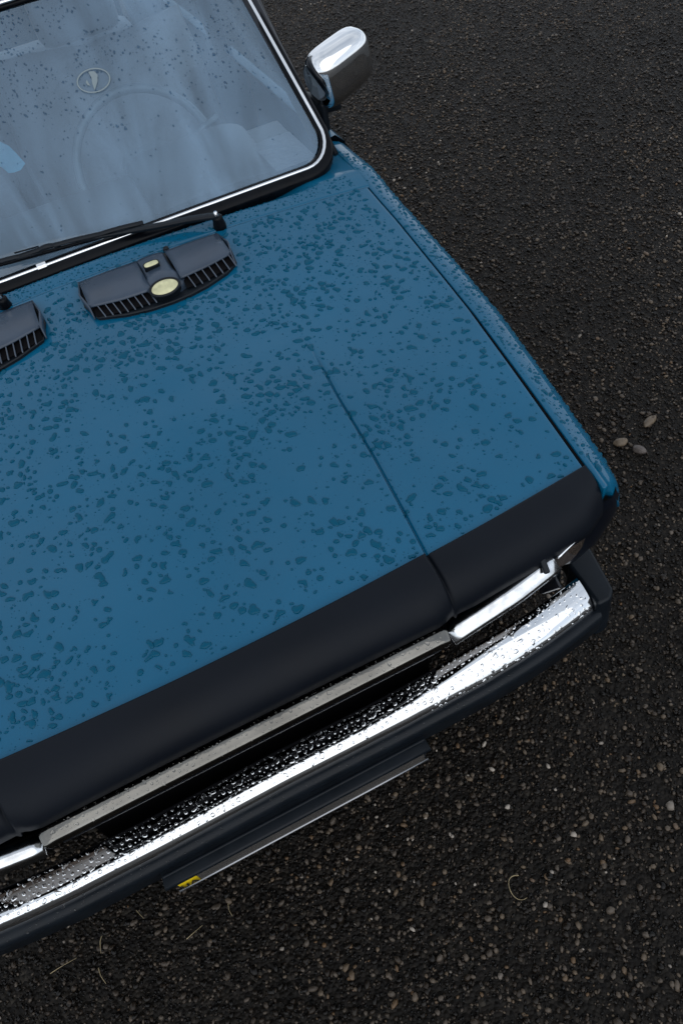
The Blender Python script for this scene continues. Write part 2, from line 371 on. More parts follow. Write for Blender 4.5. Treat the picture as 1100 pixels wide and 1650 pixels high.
# hood: columns follow the two pressed creases
def hoodx(y):
    c = crx(y); e = gapx(y) - .0030
    h_ = list(np.linspace(0, c-.006, 16)) + [c-.003, c-.001, c+.001, c+.0025, c+.004, c+.0055, c+.007, c+.010] + list(np.linspace(c+.016, e-.008, 16)) + [e-.003, e-.001, e, e]
    return [-q for q in h_[:0:-1]] + h_
NH = len(hoodx(.5)); HY = list(np.linspace(0, .99, 90)) + [.9955, .9985, 1]
def hoodpt(i, v):
    y = v*1.090 + (1-v)*(noser(0)-.012); xs = hoodx(y); x = xs[i]
    y = v*(1.0912 - .012*(x/.75)**2) + (1-v)*(noser(x)-.012)
    z_ = hoodz(x, y); k = min(i, NH-1-i)
    z_ -= {0: .016, 1: .003, 2: .0008}.get(k, 0)
    if v == 1: z_ -= .004
    return (x, y, z_)
hood = grid('hood', hoodpt, range(NH), HY, 'blue_paint', car)
box('hood_underside', (0, .72, .55), (1.38, .74, .50), 'dark_void', car)

# cowl between hood and windscreen
def cowlpt(x, v): return (x, 1.0920 - .012*(x/.75)**2 + v*.20, hoodz(x, 1.092+v*.2) - .0008 - .034*sm(.19, .36, v)*(1-.92*sm(.50, .66, abs(x))) - (.004 if v == 0 else 0))
def cowls(x, y): return cowlpt(x, max(.01, (y-1.0920+.012*(x/.75)**2)/.20))
cowl = grid('cowl', cowlpt,
            np.linspace(-.762, .762, 60), [0, .012, .03, .06, .1, .14, .18, .21, .24, .27, .30, .33, .36, .42] + list(np.linspace(.5, 1, 5)), 'blue_paint', car)

# front wings
def wing(y):
    g_, o_, h = gapx(min(y, 1.45)), outx(y), min(.947, hoodz(gapx(y), y))
    fr_ = sm(.105, .045, y) if False else (1-sm(.078, .112, y)); dr = .026*fr_*fr_; ix = .009*fr_
    g0 = g_ + (.0008 if y < 1.13 else -.0022)
    P = [(g0+.0002, h-.045), (g0, h-.004), (g0+.0012, h-.0012), (g0+.010, h-.0015), (o_-.040, h-.007-dr*.3), (o_-.026, h-.012-dr*.6), (o_-.012-ix*.5, h-.022-dr), (o_-ix, h-.040-dr), (o_+.007-ix, h-.060-dr), (o_+.011-ix, h-.09-dr*.8), (o_+.012-ix, h-.14), (o_+.012-ix, .62), (o_+.002-ix, .48), (o_-.012-ix, .36)]
    cyc = .66
    lo = .26 if abs(y-cyc) > .36 else .33 + math.sqrt(max(0, .36**2-(y-cyc)**2))*.95
    return P + [(o_-.02-ix, lo)] if lo < .36 else [(x_, max(z_, lo)) for x_, z_ in P] + [(o_-.02-ix, lo)]
WY = [.082, .085, .090, .096, .104, .115, .13, .15] + list(np.linspace(.2, 1.28, 46)) + [1.30, 1.34]
def wing_mesh(sg):
    rows = [wing(y) for y in WY]; V = []; F = []; k = len(rows[0])
    for y, r_ in zip(WY, rows): V += [(sg*x, y + max(0, .735-z_)*.95*(1-sm(.082, .42, y)), z_) for x, z_ in r_]
    for j in range(len(rows)-1):
        for i in range(k-1):
            q = (j*k+i, j*k+i+1, (j+1)*k+i+1, (j+1)*k+i); F.append(q if sg < 0 else q[::-1])
    F.append(tuple(range(k)) if sg > 0 else tuple(range(k))[::-1])
    return mesh('front_wing', V, F, 'blue_paint', car)
for sg in (1, -1):
    wing_mesh(sg)
    sweep('gap_shade', [Vector((sg*(gapx(y)-.0012), y, hoodz(gapx(y), y)-.0085)) for y in np.linspace(.10, 1.085, 40)], rrect(.0062, .005, .001, 1), 'dark_void', car)  # dark strip laid in the hood gap to stand for its shade

# doors, rear quarters, roof, boot: seen only past the windscreen or from the side
def side_panel(name, y0, y1, sg, top, material='blue_paint'):
    P = lambda y: [(outx(y)-.055, top(y)), (outx(y)-.03, top(y)+.004), (outx(y)-.006, top(y)-.02), (outx(y)+.008, top(y)-.06), (outx(y)+.012, top(y)-.14), (outx(y)+.012, .62), (outx(y), .45), (outx(y)-.03, .28)]
    ys = np.linspace(y0, y1, 12); V = []; F = []
    for y in ys: V += [(sg*x, y, z_) for x, z_ in P(y)]
    for j in range(11):
        for i in range(7):
            q = (j*8+i, j*8+i+1, (j+1)*8+i+1, (j+1)*8+i); F.append(q if sg < 0 else q[::-1])
    o = mesh(name, V, F, material, car); return o
belt = lambda y: .945 + .008*(y-1.3)
for sg in (1, -1):
    for y0, y1 in ((1.346, 2.20), (2.206, 2.95)):
        d = side_panel('door', y0, y1, sg, belt)
        h_ = box('door_handle', (sg*(outx(y1)+.025), y1-.10, .80), (.02, .12, .022), 'chrome', d)
    side_panel('rear_wing', 2.956, 4.0, sg, belt)
RC = [(1.69, .640), (1.9, .645), (2.5, .64), (3.0, .60)]
roof = grid('roof', lambda u, v: (u*lin(1.70+v*1.35, [1.7, 2.5, 3.05], [.675, .665, .62]), 1.70+v*1.35, lin(1.70+v*1.35, [1.7, 2.2, 2.7, 3.05], [1.392, 1.432, 1.42, 1.36]) - .055*abs(u)**3), np.linspace(-1, 1, 21), np.linspace(0, 1, 14), 'blue_paint', car)
s_ = roof.modifiers.new('s', 'SOLIDIFY'); s_.thickness = .03; s_.offset = -1
grid('rear_window', lambda u, v: (u*(.60+.05*v), 3.06+.45*v, 1.35-.38*v), np.linspace(-1, 1, 5), np.linspace(0, 1, 4), 'side_glass', car)
grid('boot_lid', lambda u, v: (u*.74, 3.50+.52*v, .95-.03*abs(u)**2-.01*v), np.linspace(-1, 1, 9), np.linspace(0, 1, 6), 'blue_paint', car)
box('rear_panel', (0, 4.02, .65), (1.52, .04, .58), 'blue_paint', car)
box('floor_pan', (0, 2.4, .25), (1.5, 2.9, .06), 'dark_void', car)
box('inner_wing', (0, 1.18, .55), (1.48, .04, .72), 'dark_void', car)
for y in (.66, 3.08):
    for sg in (1, -1):
        ring_ = [(.285+.0*i, 0) for i in range(1)]
        prof = [(-.08, .20), (-.085, .27), (-.06, .295), (.06, .295), (.085, .27), (.08, .20)]
        V = []; F = []; n_ = 36
        for i in range(n_):
            a = 2*math.pi*i/n_; V += [(sg*.70+w_, y+r_*math.cos(a), .295+r_*math.sin(a)) for w_, r_ in prof]
        for i in range(n_):
            j = (i+1) % n_; F += [(i*6+q, j*6+q, j*6+(q+1) % 6, i*6+(q+1) % 6) for q in range(6)]
        wh = mesh('wheel', V, F, 'tyre', car)
        V = [(sg*.75, y, .295)] + [(sg*(.74+(.02 if rr > .1 else 0)), y+rr*math.cos(2*math.pi*i/24), .295+rr*math.sin(2*math.pi*i/24)) for rr in (.08, .15, .20) for i in range(24)]
        F = [(0, 1+i, 1+(i+1) % 24) for i in range(24)] + [(1+24*k+i, 1+24*k+(i+1) % 24, 25+24*k+(i+1) % 24, 25+24*k+i) for k in (0, 1) for i in range(24)]
        mesh('rim', V, F, 'steel', wh)

# windscreen -------------------------------------------------------
def outline_ws(inset, n=8):
    """closed loop round the screen as (x, s): s = plan distance up the glass"""
    xb, xt = .722-inset, .688-inset; s0, s1 = -.014+inset, .466-inset*.8; r = max(.02, .075-inset*.6); P = []
    def corner(cx, cy, a0, a1, rx, ry):
        for i in range(n+1):
            a = rad(a0+(a1-a0)*i/n); P.append((cx+rx*math.cos(a), cy+ry*math.sin(a)))
    ry = r*.85
    for t_ in np.linspace(-.9, .9, 24): P.append((t_*(xb-r), s0 + .0*t_))
    corner(xb-r, s0+ry, -90, -3, r, ry)
    for t_ in np.linspace(.1, .9, 10): P.append((xb+(xt-xb)*t_, s0+ry+(s1-s0-2*ry)*t_))
    corner(xt-r, s1-ry, 3, 90, r, ry)
    for t_ in np.linspace(.9, -.9, 24): P.append((t_*(xt-r), s1))
    corner(-xt+r, s1-ry, 90, 177, r, ry)
    for t_ in np.linspace(.9, .1, 10): P.append((-(xb+(xt-xb)*t_), s0+ry+(s1-s0-2*ry)*t_))
    corner(-xb+r, s0+ry, 183, 270, r, ry)
    return P
lp = outline_ws(.012)
V = []; F = []; k = len(lp)
for t_ in (1, .97, .9, .8, .65, .5, .35, .2, .08):
    V += [wsp(x*t_, .24+(s-.24)*t_) for x, s in lp]
for j in range(8): F += [(j*k+i, j*k+(i+1) % k, (j+1)*k+(i+1) % k, (j+1)*k+i) for i in range(k)]
F.append(tuple(8*k+i for i in range(k)))
glass = mesh('windscreen', V, F, 'windscreen_glass', car)
path = [wsp(x, s, .003) for x, s in outline_ws(0)]
_lo = outline_ws(0)
def sealk(t_):
    i = int(round(t_*(len(_lo)-1))); return 1 - .38*sm(-.004, .04, _lo[i][1])
seal = sweep('windscreen_seal', path, [(-.014, -.006), (-.013, .002), (-.006, .006), (.006, .0078), (.012, .0075), (.019, .0085), (.0265, .0055), (.030, -.016), (.030, -.022), (-.006, -.018)], 'black_rubber', car, N=WN, closed=True, scale=lambda t_: sealk(t_))
trim = sweep('chrome_trim', [wsp(x, s, .003) for x, s in outline_ws(0)], [(-.0045, .0070), (-.003, .0105), (0, .0118), (.003, .0108), (.005, .0074)], 'chrome', seal, N=WN, closed=True)
c0 = wsp(-.027, -.014, .013)
box('trim_clip', c0 + Vector((.0, -.001, .0012)), (.022, .014, .006), 'chrome', seal, rot=(38, 0, 0), bevel=.001)
# A pillars and screen surround
def barpath(p0, p1, n=8): return [Vector(p0).lerp(Vector(p1), i/(n-1)) for i in range(n)]
for sg in (1, -1):
    pth = barpath((sg*.726, 1.255, .980), (sg*.688, 1.70, 1.372))
    o = sweep('pillar', pth, [(a*sg, b) for a, b in rrect(.040, .046, .012, 2)], 'black_paint', car, N=WN)
    o2 = sweep('drip_rail', barpath((sg*.744, 1.225, .958), (sg*.702, 1.715, 1.385)), rrect(.012, .014, .004, 2), 'black_plastic', car, N=WN)
    # cabin sides
    pr = sweep('window_frame', [Vector((sg*.775, 1.42, .94)), Vector((sg*.735, 1.76, 1.33)), Vector((sg*.70, 2.1, 1.385)), Vector((sg*.69, 2.7, 1.37)), Vector((sg*.70, 3.05, 1.25)), Vector((sg*.75, 3.3, .95))], circ(.016, 8), 'black_paint', car, N=(sg, 0, .2))
    mesh('side_window', [(sg*.772, 1.44, .94), (sg*.74, 1.76, 1.31), (sg*.705, 2.1, 1.37), (sg*.695, 2.7, 1.355), (sg*.71, 3.02, 1.23), (sg*.755, 3.25, .95)], [tuple(range(6))], 'side_glass', car, smooth=False)
    sweep('centre_pillar', barpath((sg*.775, 2.2, .93), (sg*.70, 2.2, 1.375), 3), rrect(.06, .03, .008, 2), 'black_paint', car, N=(0, 1, 0))
# windscreen header
sweep('roof_edge', [Vector((x, 1.712, 1.378+.008*(1-(x/.7)**2))) for x in np.linspace(-.69, .69, 12)], rrect(.04, .03, .01, 2), 'black_paint', car, N=(0, -.6, .8))
# sticker on the glass: oval ring with a boat and sail
def decal(name, pts, z_off=-.004):
    cx, cs = .262, .284
    V = [wsp(cx+a, cs+b*.78, z_off) for a, b in pts]; return V
def ringdec(rx, ry, w):
    n_ = 40; V = [wsp(.262+(rx-d)*math.cos(2*math.pi*i/n_), .280+(ry-d)*.78*math.sin(2*math.pi*i/n_), .0035) for d in (0, w) for i in range(n_)]
    return V, [(i, (i+1) % n_, n_+(i+1) % n_, n_+i) for i in range(n_)]
V, F = ringdec(.040, .030, .003)
base = len(V); sail = [(-.003, .024), (.010, .021), (.014, .010), (.008, -.004), (.002, -.012), (-.008, -.024), (-.006, -.006), (-.002, .008)]
V += [wsp(.262+a, .280+b*.78, .0035) for a, b in sail]; F.append(tuple(range(base, base+8)))
base = len(V); hull = [(-.019, .002), (-.014, .006), (-.013, -.010), (-.018, -.006)]
V += [wsp(.262+a, .280+b*.78, .0035) for a, b in hull]; F.append(tuple(range(base, base+4)))
mesh('oval_boat_decal', V, F, 'decal', glass, smooth=False)

# interior ----------------------------------------------------------
dash = grid('dashboard', lambda x, v: (x, lin(v, [0, .75, .9, 1], [1.20, 1.52, 1.56, 1.57]), lin(v, [0, .1, .75, .9, 1], [.925, .945, .960, .945, .72])), np.linspace(-.70, .70, 10), [0, .05, .1, .3, .6, .75, .8, .85, .9, 1], 'dash_plastic', car)
def binn(u, v):
    a = math.pi*u; x = .435 - .165*math.cos(a)*(1+.06*v); y = lin(v, [0, 1], [1.27, 1.53]); h = lin(v, [0, .12, .6, 1], [.0, .018, .036, .046])
    return (x, y + .02*math.sin(a), .945 + h*min(1, 1.35*math.sin(a))**.6 if 0 < u < 1 else .94)
o = grid('instrument_hood', binn, np.linspace(0, 1, 21), [0, .06, .12, .2, .35, .5, .7, .85, 1], 'dash_plastic', dash); solid(o, .006)
grid('speaker_panel', lambda x, y: (x, y, .966), [.585, .64, .695], [1.235, 1.30, 1.36, 1.42], 'seat_cover', dash)
sw = empty('x', (0, 0, 0), 'x', 'x'); bpy.data.objects.remove(sw)
WC = Vector((.350, 1.70, .885)); WR = .203; WT = Matrix.Rotation(rad(-30), 3, 'X')   # rim plane leans towards the driver
def wpt(a, r_, d=0): return WC + WT @ Vector((r_*math.cos(a), -d, r_*math.sin(a)))
wheel_ = sweep('steering_wheel', [wpt(2*math.pi*i/48, WR) for i in range(48)], circ(.0125, 10), 'wheel_rim', car, N=WT @ Vector((0, -1, 0)), closed=True)
for a in (rad(200), rad(340)):
    sweep('spoke', [wpt(a, .03, -.03), wpt(a, .10, -.02), wpt(a, .19, 0)], rrect(.05, .014, .006, 2), 'wheel_rim', wheel_, N=WT @ Vector((0, -1, 0)))
sweep('hub', [wpt(0, 0, .03), wpt(0, 0, -.03), wpt(0, 0, -.035)], rrect(.15, .10, .03, 3), 'dash_plastic', wheel_)
sweep('stalk_lever', [Vector((.42, 1.60, .935)), Vector((.52, 1.63, .965)), Vector((.565, 1.64, .975))], circ(.009, 8), 'wheel_rim', wheel_)
for sg in (1, -1):
    st = grid('seat', lambda u, v: (sg*.36 + .25*math.sin(u)*(1-.15*max(0, v-.6)), 2.02 + .30*v - .09*math.cos(u) + .012*noise.noise(Vector((u*3, v*7, sg))), .45 + .62*v), np.linspace(-1.5, 1.5, 20), np.linspace(0, 1, 20), 'seat_cover', car)
    solid(st, .10, off=1)
    box('seat_cushion', (sg*.36, 1.85, .42), (.5, .55, .16), 'seat_cover', car, bevel=.05)
    box('headrest', (sg*.36, 2.36, 1.14), (.27, .09, .16), 'seat_cover', st, bevel=.035)
box('rear_seat', (0, 2.95, .62), (1.25, .2, .62), 'seat_cover', car, bevel=.05)
cl = grid('cloth', lambda u, v: (-.22+.25*u*(1-.85*v)+.02*noise.noise(Vector((u*5, v*4, 2))), 1.66+.22*v+.05*u, 1.0+.22*math.sin(v*1.9)*(1-.30*u)+.035*noise.noise(Vector((u*5, v*5, 0)))+.02*noise.noise(Vector((u*13, v*9, 5)))), np.linspace(-1, 1, 30), np.linspace(0, 1, 22), 'cyan_cloth')
tag(cl, 'crumpled bright light blue cloth lying behind the windscreen at the left edge', 'cloth')

# nose strip --------------------------------------------------------
NP = [(0, .0000, .0045), (.0, .0, .0062), (.04, -.001, .0062), (.35, -.004, .0035), (.62, -.004, -.004), (.82, 0, -.016), (.93, 0, -.030), (1.0, 0, -.043), (1.02, 0, -.062), (.90, 0, -.070)]
def nose(x, k):
    f, _, dz = NP[k]; yr = noser(x); yf = nosef(x); y = yr + (yf-yr)*f
    zt = hoodz(x, yr)
    edge = sm(.62, .70, abs(x))
    z_ = zt + dz - .006*edge*f
    c = .361; ax = abs(x)
    z_ += .0016*(1-sm(c-.002, c+.006, ax)) - .0035*math.exp(-((ax-c-.003)/.0035)**2)*(1 if k > 0 else 0)
    z_ += .0012*math.sin(x*23)*math.sin(k*.8)*.4
    return (x, y, z_)
XS = sorted(set([s_*q for s_ in (1, -1) for q in list(np.linspace(0, .345, 22)) + [.350, .354, .357, .359, .361, .363, .365, .367, .370, .374] + list(np.linspace(.385, .692, 22)) + [.6955, .697]]))
o = grid('nose_strip', nose, XS, range(len(NP)), 'vinyl', car, flip=True)
s_ = o.modifiers.new('s', 'SOLIDIFY'); s_.thickness = .003; s_.offset = -1

# grille -------------------------------------------------------------
box('radiator_shroud', (0, .135, .49), (.70, .05, .24), 'dark_void', car)
gr = box('grille', (0, .105, .655), (.68, .05, .20), 'dark_void', car)
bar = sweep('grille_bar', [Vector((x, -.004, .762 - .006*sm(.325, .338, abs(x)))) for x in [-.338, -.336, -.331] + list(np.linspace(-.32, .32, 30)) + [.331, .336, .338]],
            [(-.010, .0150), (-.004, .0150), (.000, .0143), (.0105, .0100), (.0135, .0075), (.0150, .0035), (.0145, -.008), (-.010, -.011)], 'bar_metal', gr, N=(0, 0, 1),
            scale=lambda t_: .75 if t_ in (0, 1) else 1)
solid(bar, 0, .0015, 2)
sweep('chrome_line', [Vector((x, -.004, .731)) for x in np.linspace(-.325, .33, 12)], rrect(.004, .0025, .001, 1), 'chrome', gr)
sweep('grille_frame', [Vector((x, .014+.02*(x/.4)**2*0, .712)) for x in np.linspace(-.33, .33, 12)], rrect(.024, .012, .004, 2), 'black_paint', gr)
sweep('lower_line', [Vector((x, .045, .640)) for x in np.linspace(-.33, .33, 12)], rrect(.005, .003, .001, 1), 'worn_chrome', gr)
sweep('lower_frame', [Vector((x, .060, .625)) for x in np.linspace(-.335, .335, 12)], rrect(.03, .014, .004, 2), 'black_paint', gr)
for i in range(26):
    x = -.32 + .64*i/25
    mesh('grille_slat', [(x-.002, .004, .745), (x+.002, .004, .745), (x+.002, .046, .63), (x-.002, .046, .63), (x-.002, .03, .745), (x+.002, .03, .745), (x+.002, .08, .63), (x-.002, .08, .63)],
         [(0, 1, 2, 3), (0, 3, 7, 4), (1, 5, 6, 2), (4, 7, 6, 5), (0, 4, 5, 1), (3, 2, 6, 7)], 'black_plastic', gr, smooth=False)
# headlamps and indicators
for sg in (1, -1):
    hl = grid('headlight', lambda u, v: (sg*lin(u, [0, 1], [.352, .560]), .034 + .012*u + .075*v, .712 - .145*v), np.linspace(0, 1, 12), np.linspace(0, 1, 8), 'lamp_glass', car)
    pth = [Vector((sg*lin(u, [0, 1], [.352, .566]), lin(u, [0, .6, 1], [.012, .018, .030]), lin(u, [0, 1], [.722, .752]))) for u in np.linspace(0, 1, 12)]
    pf = [(.017, -.006), (.018, .003), (.0165, .006), (.005, .0195), (.002, .021), (-.022, .0235), (-.022, -.008)]
    o = sweep('headlight_trim', pth, [(a, b) for a, b in pf], 'worn_chrome', hl)
    box('trim_shade', (sg*.459, .040, .7075), (.21, .05, .006), 'dark_void', hl, rot=(0, -7*sg, 3*sg), bevel=0)  # added dark sheet under the trim, darkens what the bumper reflects
    for x in (.346, .572):
        box('trim_side', (sg*x, .055, .670), (.006, .05, .10), 'black_paint', hl, rot=(30, 0, 0))
    box('lamp_wiper', (sg*.541, .022, .777), (.011, .030, .008), 'black_plastic', hl, rot=(35, 0, -8*sg))
    # indicator wraps the corner
    iy = lambda u: lin(u, [0, .5, .8, 1], [.030, .046, .062, .088]); ix = lambda u: lin(u, [0, .8, 1], [.574, .672, .690])
    ind = grid('indicator', lambda u, v: (sg*ix(u), iy(u) + .002 + .012*v, .766 + .012*u - (.062+.03*math.sin(u*2.6))*v), np.linspace(0, 1, 12), np.linspace(0, 1, 5), 'lamp_glass', car, flip=sg < 0)
    sweep('indicator_edge', [Vector((sg*(ix(u)-.0), iy(u)-.001, .766+.016*u)) for u in np.linspace(0, .74, 12)], circ(.0030, 8), 'chrome', ind)
    sweep('lower_edge', [Vector((sg*lin(u, [0, 1], [.345, .69]), lin(u, [0, .7, 1], [.128, .138, .150]), .600+.02*u)) for u in np.linspace(0, 1, 12)], rrect(.02, .016, .005, 2), 'black_paint', car)
    box('lamp_housing', (sg*.52, .18, .675), (.33, .10, .15), 'dark_void', car)
grid('valance', lambda u, v: (u*.72, .24+.16*v+.03*u*u, .52-.28*v), np.linspace(-1, 1, 9), np.linspace(0, 1, 5), 'black_paint', car)

for sg in (1, -1):
    CI = [(.676, .092, .785), (.674, .092, .760), (.670, .096, .735), (.664, .098, .700), (.652, .106, .640), (.635, .118, .590)]
    CO_ = [(.742, .092, .782), (.752, .089, .755), (.756, .090, .715), (.751, .094, .675), (.737, .100, .625), (.706, .110, .580)]
    def corner(u, v):
        k = min(4, int(v*5)); t_ = v*5-k; A = Vector(CI[k]).lerp(Vector(CI[k+1]), t_); B = Vector(CO_[k]).lerp(Vector(CO_[k+1]), t_)
        P = A.lerp(B, u) + Vector((0, -.016*math.sin(math.pi*u)**.7*(1-.4*v)+.008*u**4, 0)); return (sg*P.x, P.y, P.z)
    grid('dark_wing_corner', corner, np.linspace(0, 1, 9), np.linspace(0, 1, 16), 'black_paint', car, flip=sg < 0)  # wing corner; black paint stands in for its dark ground reflection

# bumper --------------------------------------------------------------
def yb(x): return -.013 + float(lin(abs(x), [0, .25, .42, .50, .57, .64, .69, .75], [.004, .001, .002, .0065, .013, .0235, .033, .047]))
BP = [(.088, .482), (.083, .506), (.079, .5115), (.071, .5142), (.058, .5152), (.0455, .5149), (.0365, .5134), (.0290, .5092), (.0238, .5028), (.0203, .4945), (.0186, .4860), (.018, .4740)]
BP2 = [(.090, .495), (.086, .516), (.082, .5220), (.074, .5222), (.064, .5195), (.054, .5155), (.0465, .5118), (.0395, .5070), (.0330, .5010), (.0268, .4935), (.0232, .4855), (.021, .4740)]
def bpk(x, k): w_ = sm(.12, .50, x); return (BP[k][0]*(1-w_)+BP2[k][0]*w_ - (.003*sm(.05, .5, -x) if 4 <= k <= 7 else 0), BP[k][1]*(1-w_)+BP2[k][1]*w_)
def ybk(x, y): return yb(x)
xs = np.linspace(-.690, .690, 70)
bump = box('bumper', (0, .048, .455), (1.30, .03, .05), 'black_plastic', car)
grid('chrome_face', lambda x, k: (x, bpk(x, k)[0]+ybk(x, bpk(x, k)[0]), bpk(x, k)[1]), list(xs), range(len(BP)), 'chrome', bump, flip=True)
LP = [(.028, .480), (.016, .4815), (.008, .479), (.003, .473), (.0015, .464), (.004, .449), (.006, .418), (.024, .392), (.06, .385), (.1, .40)]
grid('rubber_lip', lambda x, k: (x, LP[k][0]+yb(x), LP[k][1]), list(np.linspace(-.70, .70, 60)), range(len(LP)), 'black_plastic', bump, flip=True)
for sg in (1, -1):
    ol = [(.690, .028), (.722, .028), (.741, .045), (.762, .14), (.790, .30), (.800, .62), (.770, .62), (.750, .30), (.729, .168), (.698, .140)]
    if sg < 0: ol = [(-a, b) for a, b in ol][::-1]
    c_ = extrude('end_cap', ol, lambda x, y: .395, .118, 'black_plastic', bump, bevel=.008, flare=.03, seg=3)
# bumper bracket seen between lamp and cap
box('bracket', (.66, .17, .50), (.06, .05, .05), 'black_plastic', bump, rot=(0, 0, -25))

# number plate ---------------------------------------------------------
pf = box('number_plate_frame', (0, -.0145, .402), (.532, .006, .112), 'black_plastic', car, rot=(5, 0, 0), bevel=.002)
pl = box('number_plate', (0, -.0200, .401), (.520, .003, .102), 'plate_white_shaded', pf, rot=(5, 0, 0), bevel=.0008)
box('plate_band', (-.240, -.0240, .4245), (.036, .0012, .046), 'plate_blue', pl, rot=(5, 0, 0), bevel=0)
box('plate_band', (-.240, -.0200, .3785), (.036, .0012, .046), 'plate_yellow', pl, rot=(5, 0, 0), bevel=0)
def letter(ch, x0, z0, w, h):
    q = {'U': [(0, 1), (0, .15), (.3, 0), (.7, 0), (1, .15), (1, 1)], 'A': [(0, 0), (.5, 1), (1, 0)], '-': [(.2, .38), (.8, .38)]}[ch]
    sweep('letter', [Vector((x0+w*a, -.0200-.0087*(z0+h*b-.366)/.1-.0018, z0+h*b)) for a, b in q], rrect(.0032, .0012, .0003, 1), 'ink', pl, N=(0, -1, 0), smooth=False)
letter('U', -.255, .366, .011, .018); letter('A', -.238, .366, .012, .018); letter('-', -.238, .366, .012, .018)
sweep('frame_ridge', [Vector((x, -.0155, .447)) for x in np.linspace(-.268, .268, 6)], rrect(.050, .012, .004, 2), 'black_plastic', pf)
sweep('frame_edge', [Vector((x, -.0165, .348)) for x in np.linspace(-.268, .268, 6)], rrect(.005, .005, .002, 1), 'steel', pf)

